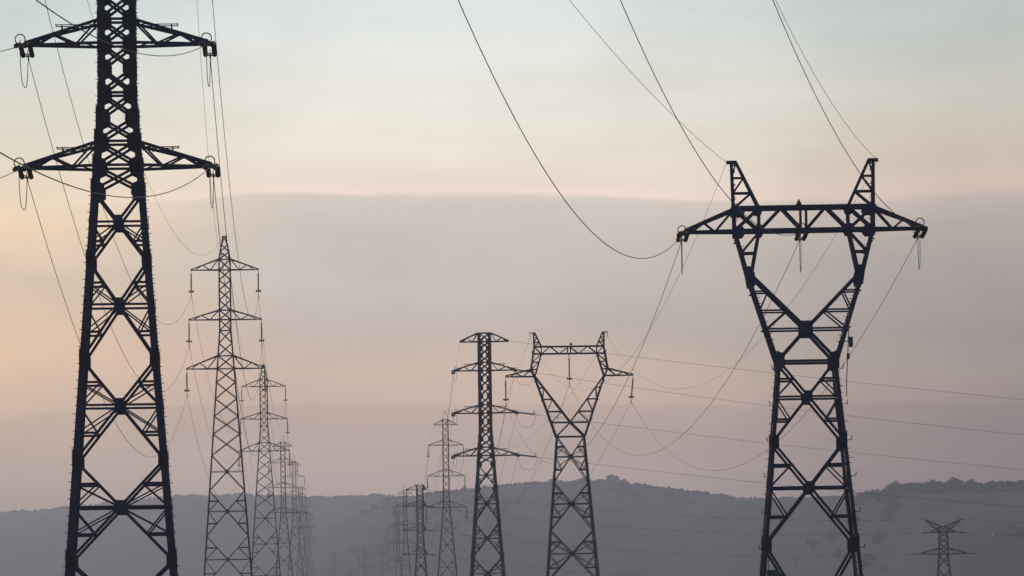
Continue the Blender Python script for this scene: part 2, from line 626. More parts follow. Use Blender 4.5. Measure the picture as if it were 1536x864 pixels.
        pk.build('earth_wire_peak', mat, root)
        nm = 'left' if side < 0 else 'right'
        T.tips['earth ' + nm] = T.w((side * (cx - 0.02), 0, H + zp - D['cap_drop']))
        # crossarm
        sp = D['span']
        az0, az1, hx0, hx1 = D['arm']
        arm(root, side, hx0, hy(az0), az0 + H, az1 + H, sp, mat, D['chord'] * 0.9, sw * 1.2, (0.40, 0.62), hx1, 0.10, 0.25 if D['gusset'] else 0, 0.12)
        T.tips['outer ' + nm] = T.w((side * (sp + 0.05), 0, az0 + H))
    # level beam
    b = MB()
    cw = D['chord']
    xo, xi = D['outer_beam'], D['inner_x']
    for sy in (-1, 1):
        n = V((0, sy, 0))
        Q = lambda x, z: V((x, sy * hyb, z + H))
        for z in (zbm, ztm):
            b.bar(Q(-xo, z), Q(xo, z), cw, n, cw * 0.3, -cw * 0.2)
        w = [-xi, -xi * 0.48, -0.12 - xi * 0.0, xi * 0.48, xi]
        ws = [(-xi, zbm), (-xi * 0.5, ztm), (-0.1, zbm), (0.1, zbm), (xi * 0.5, ztm), (xi, zbm)] if D['web'] == 4 else \
            [(-xi, zbm), (-xi * 0.68, ztm), (-xi * 0.36, zbm), (-0.0, ztm), (xi * 0.34, zbm), (xi * 0.68, ztm), (xi, zbm)]
        for (x0, z0), (x1, z1) in zip(ws, ws[1:]):
            if abs(x1 - x0) > 0.3:
                b.bar(Q(x0, z0), Q(x1, z1), D['web_w'], n, sw * 0.4, -cw * 0.6)
        for side in (-1, 1):
            b.bar(Q(side * xi, zbm), Q(side * xi, ztm), D['web_w'], n, sw * 0.4, -cw * 0.65)
            b.bar(Q(side * xi, zbm), Q(side * xo, ztm), D['web_w'], n, sw * 0.4, -cw * 0.7)
            if D['web'] == 4:
                b.bar(Q(side * xo, zbm), Q(side * xi, ztm), D['web_w'], n, sw * 0.4, -cw * 0.95)
            b.bar(Q(side * xo, zbm), Q(side * xo, ztm), D['web_w'], n, sw * 0.4, -cw * 0.65)
            b.bar(Q(side * 0.17, zbm), Q(side * 0.17, ztm), 0.12, n, sw * 0.4, -cw * 1.2)
    k = 9
    for z, nn in ((zbm, (0, 0, -1)), (ztm, (0, 0, 1))):
        for i in range(k):
            s = 1 if i % 2 else -1
            x0, x1 = -xo + 2 * xo * i / k, -xo + 2 * xo * (i + 1) / k
            b.bar((x0, s * hyb, z + H), (x1, -s * hyb, z + H), sw, nn, sw * 0.4, -sw * 0.2)
    b.bar((0, -hyb, zbm + H), (0, hyb, zbm + H), 0.2, (0, 0, -1), 0.1, 0.02)
    b.build('beam', mat, root)
    T.tips['centre'] = T.w((0, 0, zbm + H - 0.05))
    t = MB()
    tx = D['sign_x']
    t.plate([(tx - 0.2, -0.02, ztm + H + 0.16), (tx + 0.2, -0.02, ztm + H + 0.16), (tx, -0.02, ztm + H + 0.55)], (0, -1, 0), 0.03)
    t.bar((tx, 0, ztm + H - 0.05), (tx, 0, ztm + H + 0.2), 0.05, (0, -1, 0), 0.05)
    t.build('warning_triangle', SIGN, root)
    return T


def horned_tower(loc, rz, H, label, mat=GREY_STEEL):
    root = empty('transmission_tower', loc, rz, label, 'pylon', PG)
    T = Tower(root, loc, rz)
    BASES.append(V(loc))
    hw = [(-H, 1.25 + 0.092 * H), (0, 1.22), (6.4, 1.05)]
    zs = [0, 1.3, 2.6, 3.9, 5.2, 6.4]
    pan = [(a, b, 'x') for a, b in zip(zs, zs[1:])]
    dn = [0, -3.2, -7.0, -12.0, -H]
    pan += [(b, a, 'X') for a, b in zip(dn, dn[1:])]
    body(root, hw, pan, [0, 1.3, 5.2, 6.38], mat, 0.34, 0.22, 0.11, 0.45, 0.5, False, H, 6.4)
    for key, zb, zt, sp, low in (('low', 0.1, 1.5, 5.3, 0.15), ('top', 5.2, 6.2, 3.0, -0.1)):
        h = interp(hw, zb)
        for side, nm in ((-1, 'left'), (1, 'right')):
            arm(root, side, h, h, zb + H, zt + H, sp, mat, 0.26, 0.17, (0.34, 0.66), interp(hw, zt), 0.1, 0.0, 0.12, low)
            T.tips[key + ' ' + nm] = T.w((side * sp, 0, zb + low + H))
    for side, nm in ((-1, 'left'), (1, 'right')):
        m = MB()
        for sy in (-1, 1):
            n = (0, sy, 0)
            tip = V((side * 4.35, sy * 0.08, 8.15 + H))
            lo, hi = V((side * 1.05, sy * 0.9, 5.35 + H)), V((side * 0.25, sy * 0.9, 6.5 + H))
            m.bar(lo, tip, 0.26, n, 0.06)
            m.bar(hi, tip, 0.26, n, 0.06, -0.02)
            m.bar((0, sy * 0.9, 6.45 + H), hi, 0.16, n, 0.06, -0.05)
            for f in (0.2, 0.4, 0.6, 0.8):
                m.bar(lo.lerp(tip, f), hi.lerp(tip, f - 0.12), 0.14, n, 0.04, -0.1)
                m.bar(lo.lerp(tip, f), hi.lerp(tip, f + 0.08), 0.14, n, 0.04, -0.16)
        m.build('earth_wire_horn', mat, root)
        T.tips['earth ' + nm] = T.w((side * 4.3, 0, 8.1 + H))
    return T


# ---------------------------------------------------------------- place the pylons
def base(px, py, Y, h):
    """foot of a pylon whose reference level (h above the foot) shows at (px, py)"""
    p = at(px, py, Y)
    return V((p.x, p.y, p.z - h))


YA = math.radians(3.6)
TA = tension_tower(base(177.3, 251, 220, 30), YA, 30, 'huge near-black pylon with tension insulators whose top leaves the photo')
TM = tension_tower(base(729.0, 683.5, 640, 30), math.radians(-1.6), 30, 'dark flat-topped four-arm pylon standing between a hazy slim pylon and the smaller forked pylon', leg=0.40)
TP = tension_tower(base(631.0, 832, 1130, 24), math.radians(4), 24, 'flat-topped grey pylon with long arms only on one side', short_right=True, detail=False)
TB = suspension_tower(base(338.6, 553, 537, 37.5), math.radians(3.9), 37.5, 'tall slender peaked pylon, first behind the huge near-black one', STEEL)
TC = copy_tree(TB.root)
TC.rotation_euler.z = math.radians(3.0)
TC.location = base(396.5, 676.5, 825, 37.5)
TC['label'] = 'slender peaked pylon, second of the receding row behind the huge near-black one'
BASES.append(V(TC.location))


def as_tower(src, root):
    T = Tower(root, root.location, root.rotation_euler.z)
    T.tips = {k: T.w(src.l(p)) for k, p in src.tips.items()}
    return T


TC = as_tower(TB, TC)
TN = narrow_tower(base(669.8, 761, 860, 27), math.radians(1.4), 27, 'slim grey pylon with four thin arms standing clear beside the dark flat-topped pylon')


def narrow_copy(px, py, Y, label):
    r = copy_tree(TN.root)
    r.location = base(px, py, Y, 27)
    r['label'] = label
    r.rotation_euler.z = math.radians((768 - px) / FPX * 57.3 + 0.4)
    BASES.append(V(r.location))
    return as_tower(TN, r)


TD = narrow_copy(425.3, 769, 1070, 'thin grey pylon, third of the receding row, with a wire triangle on top')
TE = narrow_copy(442.0, 769.5, 1480, 'faint pylon, fourth of the receding row behind the huge near-black one')
TF = narrow_copy(452.5, 793, 1800, 'faint hazy pylon, fifth of the receding row behind the huge near-black one')
TG = narrow_copy(459.5, 810, 2130, 'very faint pylon, sixth of the receding row behind the huge near-black one')
TH = narrow_copy(465.0, 823, 2480, 'barely visible pylon, last of the receding row behind the huge near-black one')
TT = narrow_copy(608.5, 815, 1430, 'faint thin pylon just behind the one-sided grey pylon')
TU = narrow_copy(597.5, 841, 1530, 'faint thin pylon standing lower beside the one just behind the one-sided grey pylon')
TV = narrow_copy(573.5, 866, 2300, 'pale hazy pylon halfway between the faint thin pair and the lone ghostly pylon')
TW = narrow_copy(547.2, 868, 2450, 'lone ghostly pylon on the valley floor below the far wooded ridge')
TX = narrow_copy(501.5, 872, 2600, 'ghostly pylon farthest from the one-sided pylon, nearest to the receding row')
TY = narrow_copy(524.5, 878, 2850, 'lowest and faintest pylon between two ghostly taller ones')

D1 = dict(fan=False, H=22.0, waist=1.78, slope=0.093, beam=(7.93, 9.31), beam_hy=0.72, knee=(3.22, 5.24), cross_z=1.96,
          outer=[(1.78, 0), (3.40, 5.1), (4.15, 7.93), (4.2, 9.31)], outer_beam=4.2, inner_x=2.68,
          peak=(4.27, 4.0, 12.12), cap=0.30, cap_h=0.20, cap_drop=0.0, span=7.12, arm=(7.93, 9.24, 4.15, 4.2),
          panels=[-4.85, -11.0], rungs=[6.6, 4.24, 3.08], leg_w=0.22, dw=0.155, sub_w=0.09, gusset=0.85, centre=0.52,
          bolts=True, chord=0.23, web=4, web_w=0.17, sign_x=-0.25)
TR1 = waist_tower(base(1209.3, 543, 264, 22), math.radians(-1.4), D1, 'large dark forked pylon with a level beam, tension insulators and step bolts')
D2 = dict(fan=True, H=27.5, waist=1.68, slope=0.083, beam=(9.76, 10.6), beam_hy=0.6, knee=(4.05, 7.12), cross_z=1.68,
          outer=[(1.68, 0), (4.12, 7.12), (4.52, 7.95), (4.08, 10.6)], outer_beam=4.1, inner_x=3.25,
          peak=(4.15, 3.98, 12.25), cap=0.42, cap_h=0.10, cap_drop=0.55, span=7.45, arm=(7.12, 7.95, 4.1, 4.5),
          panels=[-5.36, -10.96, -17.0], rungs=[8.8, 7.95, 5.76, 4.4, 2.96], leg_w=0.19, dw=0.12, sub_w=0.085, gusset=0.0, centre=0.36,
          bolts=True, chord=0.15, web=6, web_w=0.10, sign_x=0.25)
TR2 = waist_tower(base(855.6, 655, 516, 27.5), math.radians(1.3), D2, 'smaller dark forked pylon with three long hanging insulators')
suspension(TR2, 'outer left', 3.2, ring=0.3)
suspension(TR2, 'outer right', 3.1, d=(-0.10, 0, -1), ring=0.3)
suspension(TR2, 'centre', 3.5, ring=0.3)
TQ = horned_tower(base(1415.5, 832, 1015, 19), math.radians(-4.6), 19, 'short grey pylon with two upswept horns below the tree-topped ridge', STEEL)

# equipment on the large forked pylon
r1 = TR1.root
m = MB()
m.box((2.60, -2.0, 22 + 1.05), 0.24, 0.2, 0.62)
m.box((2.42, -2.0, 22 - 0.0 + 0.20), 0.18, 0.16, 0.34)
m.tube([(2.55, -1.95, 22 + 3.0), (2.42, -1.95, 22 + 0.6), (2.30, -1.98, 22 - 1.2), (2.28, -2.02, 22 - 2.2)], 0.03)
m.bar((2.0, -1.95, 23.1), (2.72, -2.0, 23.1), 0.06)
m.build('radio_antenna', CABINET, r1)
m = MB()
m.box((-2.4, -3.0, 22 - 13.3), 0.62, 0.5, 1.7)
m.box((-1.9, -3.0, 22 - 13.4), 0.34, 0.4, 1.5)
m.box((-2.4, -3.0, 22 - 14.3), 2.0, 1.0, 0.1)
m.bar((-2.6, -3.0, 22 - 12.5), (-2.6, -3.0, 22 - 11.75), 0.05)
m.bar((-2.05, -3.0, 22 - 12.6), (-2.05, -3.0, 22 - 12.0), 0.05)
m.build('equipment_cabinet', CABINET, r1)
for sd in (-1, 1):
    for i in range(13):
        m = MB()
        z = 22 - 0.5 - i * 1.07
        h = interp([(-22, 1.78 + 0.093 * 22), (0, 1.78)], z - 22)
        m.bar((sd * h, -h, z), (sd * (h + 0.26), -h, z), 0.03)
        if i % 2 == 0:
            m.bar((sd * (h + 0.26), -h, z - 0.04), (sd * (h + 0.32), -h, z + 0.24), 0.05)
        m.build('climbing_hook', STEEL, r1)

# ---------------------------------------------------------------- wires
WG = 'conductors and earth wires strung between the pylons'
SHORT = {}


def wire(P, Q, sag, label, r=0.019, n=56, tmax=1.0):
    P, Q = V(P), V(Q)
    m = MB()
    pts = []
    for i in range(n + 1):
        t = tmax * i / n
        pts.append(P.lerp(Q, t) - V((0, 0, 4 * sag * t * (1 - t))))
    m.tube(pts, r, 6)
    o = m.build('power_cable', CABLE, None, True)
    return tag(o, label, 'cable', WG)


SIDES = {'left': 'left', 'right': 'right'}
LEV = {'low': 'lowest', 'mid': 'middle', 'top': 'upper', 'earth': 'topmost'}

# huge pylon: tension strings both ways
QA = {'low right': (-10.3, -80, 30.2), 'mid right': (-10.5, -80, 32.8), 'top right': (-10.5, -80, 39.0),
      'low left': (-19.6, -80, 30.2), 'mid left': (-19.6, -80, 32.8), 'top left': (-19.6, -80, 39.0)}
SAGB = {'low left': 10.6, 'mid left': 10.6, 'top left': 10.0, 'low right': 10.6, 'mid right': 11.5, 'top right': 9.5}
for k in QA:
    lv, sd = k.split()
    tip = TA.tips[k]
    f = strain(TA, tip, QA[k], 11)
    b = strain(TA, tip, TB.tips[k], SAGB[k])
    jumper(TA, f, b, 1.75)
    wire(f, QA[k], 11, f'conductor swooping in front of the huge near-black pylon to its {LEV[lv]} {sd} arm')
    wire(b, TB.tips[k], SAGB[k], f'conductor from {LEV[lv]} {sd} arm of the huge near-black pylon to the slender one behind')
for sd in ('left', 'right'):
    tip = TA.tips['earth ' + sd]
    wire(tip, TB.tips['earth ' + sd], 9.4, f'thin earth wire from the huge pylon down to the {sd} of the slender pylon peak', 0.012)


def row(T1, T2, n1, n2, sag, levels=('low', 'mid', 'top'), earth=True, r=0.019):
    for lv in levels:
        for sd in ('left', 'right'):
            k = lv + ' ' + sd
            wire(T1.tips[k], T2.tips[k], sag, f'conductor on the {LEV[lv]} {sd} arms between {n1} and {n2}', r, 40)
    if earth:
        wire(T1.tips['earth left'], T2.tips['earth left'], sag * 0.9, f'thin earth wire over the tops of {n1} and {n2}', 0.012, 40)


row(TB, TC, 'first and second', 'receding pylons', 9.0)
row(TC, TD, 'second and third', 'receding pylons', 9.5)
row(TD, TE, 'third and fourth', 'receding pylons', 11)
row(TE, TF, 'fourth and fifth', 'receding pylons', 9)
row(TN, TT, 'slim grey pylon', 'faint thin pylon', 14)
row(TT, TV, 'faint thin pylon', 'pale hazy pylon', 20)

# large forked pylon
QR = {'outer left': ((-21.7, -40, 104.6), 31), 'centre': ((-24.7, -40, 120.2), 31), 'outer right': ((-27.2, -40, 135.2), 31)}
S2 = {'outer left': 10.0, 'centre': 10.6, 'outer right': 10.9}
NM = {'outer left': 'left arm', 'centre': 'beam centre', 'outer right': 'right arm'}
for k, (q, sg) in QR.items():
    tip = TR1.tips[k]
    f = strain(TR1, tip, q, sg, 2.4)
    b = strain(TR1, tip, TR2.tips[k], S2[k], 2.4)
    jumper(TR1, f, b, 2.1)
    wire(f, q, sg, f'heavy conductor sweeping down from overhead to the {NM[k]} of the large forked pylon', 0.02, 90)
    wire(b, TR2.tips[k], S2[k], f'sagging conductor from the {NM[k]} of the large forked pylon to the smaller one')
for sd, q in (('left', (-50.5, -40, 123.7)), ('right', (-25.7, -40, 104.4))):
    tip = TR1.tips['earth ' + sd]
    wire(tip, q, 20, f'thin earth wire rising overhead from the {sd} peak of the large forked pylon', 0.013, 90)
    wire(tip, TR2.tips['earth ' + sd], 9.6, f'thin earth wire from the {sd} peak of the large forked pylon to the smaller one', 0.012)
for k, kn in (('outer left', 'top right'), ('centre', 'mid right'), ('outer right', 'low right')):
    wire(TR2.tips[k], TN.tips[kn], 10, f'conductor dropping behind from the {NM[k]} of the smaller forked pylon')
for sd, kn in (('left', 'earth left'), ('right', 'earth right')):
    wire(TR2.tips['earth ' + sd], TN.tips[kn], 8.5, f'thin earth wire dropping behind from the {sd} peak of the smaller forked pylon', 0.012)

# dark flat-topped pylon: one circuit leaves to the side, the other goes on
QM = {'mid2': None}
ends = {'earth right': ((271.8, 560, 17.2), 4), 'top right': ((195.9, 560, 19.5), 4), 'mid right': ((234.0, 560, 13.0), 4), 'low right': ((225.7, 560, 10.7), 4)}
for k, (q, sg) in ends.items():
    lv = k.split()[0]
    if lv == 'earth':
        f = TM.tips[k]
    else:
        f = strain(TM, TM.tips[k], q, sg, 2.9, 0.34)
    wire(f, q, sg, f'distant conductor crossing behind both forked pylons from the {LEV[lv]} arm of the flat-topped pylon', 0.019, 40)
    if lv != 'earth':
        b = strain(TM, TM.tips[k], TP.tips[k], 16, 1.4, 0.34, 8)
        jumper(TM, f, b, 1.9)
        wire(b, TP.tips[k], 16, f'conductor from the {LEV[lv]} right arm of the flat-topped pylon to the one-sided pylon')
for lv in ('low', 'mid', 'top'):
    k = lv + ' left'
    b = strain(TM, TM.tips[k], TP.tips[k], 16, 2.4, 0.34)
    f = strain(TM, TM.tips[k], V(TM.tips[k]) + V((12, -20, 0)), 0.2, 1.0, 0.34, 6)
    jumper(TM, f, b, 1.3)
    wire(b, TP.tips[k], 16, f'conductor from the {LEV[lv]} left arm of the flat-topped pylon to the one-sided pylon')
wire(TM.tips['earth left'], TP.tips['earth left'], 14, 'thin earth wire from the flat-topped pylon down to the one-sided pylon', 0.012)

# one-sided pylon to the horned pylon and on
PQ = {'earth right': 'earth left', 'top right': 'top left', 'mid right': 'low left'}
for k, kq in PQ.items():
    a, b = TP.tips[k], TQ.tips[kq]
    if 'earth' not in k:
        a2 = strain(TP, a, b, 2.5, 2.4, 0.34)
        b = strain(TQ, b, a, 2.5, 2.4, 0.34)
        a = a2
    wire(a, b, 2.6, f'faint level conductor from the {LEV[k.split()[0]]} arm of the one-sided pylon to the horned pylon', 0.030, 40)
a = strain(TP, TP.tips['low right'], TQ.loc + V((0, 0, 10)), 2.5, 2.4, 0.34)
wire(a, TQ.loc + V((-6, 0, 13.5)), 2.6, 'faint level conductor from the lowest arm of the one-sided pylon to the horned pylon', 0.030, 40)
for k in ('top right', 'low right', 'earth right'):
    p = TQ.tips[k]
    q = p + V((230, 90, -2))
    if 'earth' not in k:
        p = strain(TQ, p, q, 3, 2.4, 0.34)
    wire(p, q, 3, f'faint conductor leaving the {LEV[k.split()[0]]} arm of the horned pylon away from the others', 0.026, 30)

# ---------------------------------------------------------------- hills
def ridge(name, dist, tab, depth_f, depth_b, label, seed=0, ext=2600, amp=3.0):
    """dist: [(px, distance of the crest there)]"""
    pts = [at(px, py, interp(dist, px)) for px, py in tab]
    fine_pts = [at(px, 740, interp(dist, px)) for px in range(tab[0][0], tab[-1][0], 10)]
    xs = [(p.x, p.z) for p in pts]
    xy = [(p.x, p.y) for p in fine_pts]
    inner0, inner1 = xs[0][0], xs[-1][0]
    x0, x1 = inner0 - ext, inner1 + ext
    nx = 330
    cols = []
    for i in range(nx + 1):
        u = i / nx
        if u < 0.18:
            x = x0 + (inner0 - x0) * u / 0.18
        elif u > 0.82:
            x = inner1 + (x1 - inner1) * (u - 0.82) / 0.18
        else:
            x = inner0 + (inner1 - inner0) * (u - 0.18) / 0.64
        cols.append(x)

    def crest(x):
        z = interp(xs, x)
        if x < inner0:
            z += (-25 - z) * min(1, (inner0 - x) / ext) ** 1.5 * 0.6
        if x > inner1:
            z += (-25 - z) * min(1, (x - inner1) / ext) ** 1.5 * 0.6
        return z

    def surf(x, y):
        q = y - interp(xy, x)
        if q <= 0:
            g = max(0.0, 1 + q / depth_f)
            f = 0.35 * g + 0.65 * g * g * (3 - 2 * g)
        else:
            f = max(0.0, 1 - (q / depth_b) ** 2)
        z = -8 + (crest(x) + 8) * f
        z += amp * noise.noise(V((x * 0.004, y * 0.004, seed))) * math.sin(math.pi * min(1, max(0, f))) * 2.2
        z += 0.6 * noise.noise(V((x * 0.03, y * 0.03, seed + 3.0)))
        return z
    m = MB()
    qs = [-depth_f + depth_f * j / 18 for j in range(19)] + [depth_b * j / 7 for j in range(1, 8)]
    for q in qs:
        for x in cols:
            y = q + interp(xy, x)
            m.v.append(V((x, y, surf(x, y))))
    w = len(cols)
    for j in range(len(qs) - 1):
        for i in range(w - 1):
            m.f.append((j * w + i, j * w + i + 1, (j + 1) * w + i + 1, (j + 1) * w + i))
    o = m.build(name, HILL, None, True)
    tag(o, label, None, None, 'structure')
    return surf


far_tab = [(-60, 771), (0, 769), (60, 767), (100, 763), (156, 757), (182, 752), (273, 745.5), (333, 743), (400, 744), (480, 745.5), (560, 744), (600, 745), (660, 748), (760, 752), (900, 760), (1600, 775)]
mid_tab = [(200, 960), (330, 905), (420, 830), (480, 796), (520, 775), (555, 763), (580, 749), (655, 741), (700, 737), (745, 730), (790, 725), (850, 724.5), (905, 724), (950, 729), (1000, 735), (1050, 741), (1090, 747), (1145, 749), (1250, 748), (1350, 749), (1600, 752)]
right_tab = [(640, 930), (760, 850), (860, 800), (960, 772), (1050, 757), (1100, 752), (1145, 750), (1200, 746), (1250, 743.5), (1290, 742), (1333, 740), (1400, 738), (1470, 738), (1536, 738), (1600, 739)]
FAR_D = [(-60, 5600), (1600, 5600)]
MID_D = [(200, 4300), (1600, 4300)]
RIGHT_D = [(640, 4150), (960, 4000), (1150, 3500), (1333, 2980), (1600, 2800)]
far_s = ridge('hill', FAR_D, far_tab, 1100, 900, 'far pale ridge behind the receding row of pylons', 1)
mid_s = ridge('hill', MID_D, mid_tab, 1000, 800, 'wooded rise behind the forked pylons', 7)
right_s = ridge('hill', RIGHT_D, right_tab, 800, 700, 'darker tree-topped ridge behind the horned pylon', 13, amp=1.0)


# ---------------------------------------------------------------- woods on the ridges (one mass) and the trees one can tell apart
def ico(sub=1):
    import bmesh
    bm = bmesh.new()
    bmesh.ops.create_icosphere(bm, subdivisions=sub, radius=1.0)
    v = [x.co.copy() for x in bm.verts]
    f = [tuple(y.index for y in x.verts) for x in bm.faces]
    bm.free()
    return v, f


IV, IF = ico(2)


def blob(m, c, rx, rz, rnd):
    b = len(m.v)
    o = V((rnd.random() * 50, rnd.random() * 50, rnd.random() * 50))
    for v in IV:
        k = 1 + 0.55 * noise.noise(v * 1.7 + o) + 0.25 * noise.noise(v * 4.0 + o)
        m.v.append(V((c[0] + v.x * rx * k, c[1] + v.y * rx * k, c[2] + v.z * rz * k)))
    for f in IF:
        m.f.append(tuple(b + i for i in f))


rnd = random.Random(11)
wood = MB()
for (YD, surf, lo, hi, num, s0, s1, dy) in ((FAR_D, far_s, -80, 720, 700, 0.9, 2.8, 60), (MID_D, mid_s, 560, 1180, 700, 0.8, 2.7, 60), (RIGHT_D, right_s, 1328, 1600, 240, 1.3, 2.3, 26), (RIGHT_D, right_s, 1285, 1340, 50, 0.9, 1.9, 30)):
    for i in range(num):
        px = lo + (hi - lo) * rnd.random()
        Y = interp(YD, px)
        x = (px - 768) / FPX * Y
        y = Y - dy * 0.2 + dy * 1.0 * (rnd.random() - 0.4)
        s = s0 + (s1 - s0) * rnd.random() ** 2
        if noise.noise(V((x * 0.011, 3.1, dy + s0))) < -0.12:
            s *= 0.55
        blob(wood, (x, y, surf(x, y) + s * 0.45), s * (0.9 + 0.5 * rnd.random()), s, rnd)
for (YD, surf, lo, hi, num, dep) in ((FAR_D, far_s, -80, 640, 260, 620), (MID_D, mid_s, 520, 1200, 330, 700), (RIGHT_D, right_s, 1150, 1600, 120, 450)):
    for i in range(num):
        px = lo + (hi - lo) * rnd.random()
        y = interp(YD, px) - dep * rnd.random()
        x = (px - 768) / FPX * y
        s = 1.8 + 2.6 * rnd.random()
        if noise.noise(V((x * 0.006, y * 0.006, 1.0))) > 0.0:
            blob(wood, (x, y, surf(x, y) + s * 0.4), s * 1.3, s, rnd)
wo = wood.build('woodland', LEAF, None, False)
tag(wo, 'bushy woodland covering the crests and slopes of the hills', None, None, 'stuff')


def leaf_crown(seed, R, Hh):
    """uneven crown of many leaf clumps on lobes"""
    r = random.Random(seed)
    m = MB()
    lobes = []
    for i in range(9):
        a = r.random() * 6.283
        d = R * 0.62 * math.sqrt(r.random())
        lobes.append((V((math.cos(a) * d, math.sin(a) * d, Hh * (0.38 + 0.5 * r.random()) - d * 0.18)), R * (0.34 + 0.24 * r.random())))
    for c, q in lobes:
        for i in range(95):
            d = V((r.gauss(0, 1), r.gauss(0, 1), r.gauss(0, 1)))
            d.normalize()
            p = c + d * q * (0.55 + 0.55 * r.random())
            a = V((r.gauss(0, 1), r.gauss(0, 1), r.gauss(0, 1))).normalized()
            b = a.cross(d)
            if b.length < 0.1:
                continue
            b.normalize()
            s = R * (0.07 + 0.07 * r.random())
            k = len(m.v)
            m.v += [p + a * s, p + b * s, p - a * s * 0.9, p - b * s * 1.1]
            m.f.append((k, k + 1, k + 2, k + 3))
    return m


def trunk_mesh(seed, R, Hh):
    r = random.Random(seed)
    m = MB()
    m.tube([(0, 0, -1.0), (0.05, 0, Hh * 0.25), (0.15, 0.1, Hh * 0.55)], [R * 0.075, R * 0.06, R * 0.04], 7)
    for i in range(6):
        a = r.random() * 6.283
        z = Hh * (0.25 + 0.25 * r.random())
        m.tube([(0.05, 0.0, z), (math.cos(a) * R * 0.3, math.sin(a) * R * 0.3, z + Hh * 0.18), (math.cos(a) * R * 0.6, math.sin(a) * R * 0.6, z + Hh * 0.3)], [R * 0.035, R * 0.025, R * 0.012], 5)
    return m


protos = []
for s in range(4):
    R, Hh = (4.2, 8.6) if s != 2 else (3.2, 9.2)
    tr = empty('tree', (0, 0, 0), 0, 'hazy round tree in the row on the ridge behind the horned pylon', 'tree', 'trees along the ridge crest behind the horned pylon')
    trunk_mesh(40 + s, R, Hh).build('trunk', BARK, tr)
    leaf_crown(20 + s, R, Hh).build('crown', LEAF, tr)
    protos.append(tr)
tx = [(1336, 1.05), (1343, 1.25), (1350, 1.0), (1358, 1.3), (1361, 1.1), (1371, 1.1), (1378, 1.15), (1386, 1.1), (1393, 1.25), (1400, 1.35), (1408, 1.25), (1415, 1.3), (1424, 1.45), (1431, 1.55), (1436, 1.4), (1446, 1.0), (1453, 1.4), (1458, 1.2), (1468, 1.1), (1476, 1.2), (1483, 1.3), (1491, 1.1), (1500, 1.25), (1509, 1.1), (1516, 1.3), (1524, 1.1), (1533, 1.35), (1541, 1.4), (1300, 0.5), (1308, 0.55), (1316, 0.6), (1324, 0.55)]
for i, (px, sc) in enumerate(tx):
    sc *= 0.88
    t = protos[i] if i < 4 else copy_tree(protos[i % 4])
    y = interp(RIGHT_D, px) - 8 + 16 * rnd.random()
    x = (px - 4.7 - 768) / FPX * y
    t.location = (x, y, right_s(x, y) - 1.6 * sc)
    t.rotation_euler = (0, 0, rnd.random() * 6.28)
    t.scale = (sc * (0.9 + 0.3 * rnd.random()), sc, sc * 0.92)
big = copy_tree(protos[1])
y = 4300
x = (916.5 - 4.5 - 768) / FPX * y
big.location = (x, y, mid_s(x, y) - 0.8)
big.scale = (2.1, 2.0, 1.0)
tag(big, 'single broad round tree rising above the wooded crest between the forked pylons', 'tree')
del big['group']
sm = copy_tree(protos[3])
x = (933 - 4.5 - 768) / FPX * y
sm.location = (x, y, mid_s(x, y) - 0.6)
sm.scale = (1.1, 1.1, 0.75)
tag(sm, 'small tree next to the single broad round tree on the wooded crest', 'tree')
del sm['group']


# ---------------------------------------------------------------- houses on the hillside
def house(px, py, surf, Y0, Y1, L, W, Hh, rz, label):
    best = None
    for i in range(200):
        y = Y0 + (Y1 - Y0) * i / 199
        p = at(px, py, y)
        e = abs(surf(p.x, y) - p.z)
        if best is None or e < best[0]:
            best = (e, p.x, y)
    _, x, y = best
    z = surf(x, y)
    r = empty('house', (x, y, z - 0.5), rz, label, 'house')
    m = MB()
    m.plate([(-L / 2, -W / 2, 0), (L / 2, -W / 2, 0), (L / 2, -W / 2, Hh), (-L / 2, -W / 2, Hh)], (0, 1, 0), W)
    for s in (-1, 1):
        m.plate([(s * L / 2, -W / 2, Hh), (s * L / 2, W / 2, Hh), (s * L / 2, 0, Hh + W * 0.38)][::s], (s, 0, 0), 0.2, -0.21)
    m.build('wall', RENDERWALL, r)
    m = MB()
    for s in (-1, 1):
        m.bar((0, s * (W / 2 + 0.4), Hh - 0.25), (0, 0, Hh + W * 0.39), L + 0.8, (0, s * 0.5, 0.8), 0.2)
    ro = m.build('roof', ROOFTILE, r)
    c = MB()
    c.box((L * 0.25, 0.3, Hh + W * 0.40), 0.4, 0.4, 0.9)
    c.build('chimney', RENDERWALL, ro)
    for i in range(3):
        w = MB()
        w.box((-L * 0.3 + L * 0.3 * i, -W / 2 - 0.01, Hh * 0.55), 0.5, 0.1, 0.7)
        w.build('window', PANE, r)


house(1192, 843, right_s, 2200, 3100, 4.0, 3.6, 2.3, 0.2, 'tiny pale house low on the slope seen through the large forked pylon')
house(1326, 859, right_s, 2200, 3100, 4.0, 3.5, 2.2, -0.3, 'tiny pale house low on the slope just beside the large forked pylon')
house(1500, 803, right_s, 2100, 2850, 9, 5, 1.6, 0.1, 'long low farmhouse on the slope beyond the horned pylon')
house(1037, 806, mid_s, 3300, 4200, 8, 5, 1.8, 0.15, 'low farmhouse on the slope between the forked pylons')


# ---------------------------------------------------------------- ground
BASES.append(V((0, 0, 6.3)))


def ground_z(x, y):
    num = den = 0.0
    for b in BASES:
        d2 = (x - b.x) ** 2 + (y - b.y) ** 2
        w = 1.0 / (d2 + 30.0) ** 1.4
        num += w * b.z
        den += w
    w = 1.0 / 250000.0 ** 1.3
    num += w * -6.0
    den += w
    return num / den


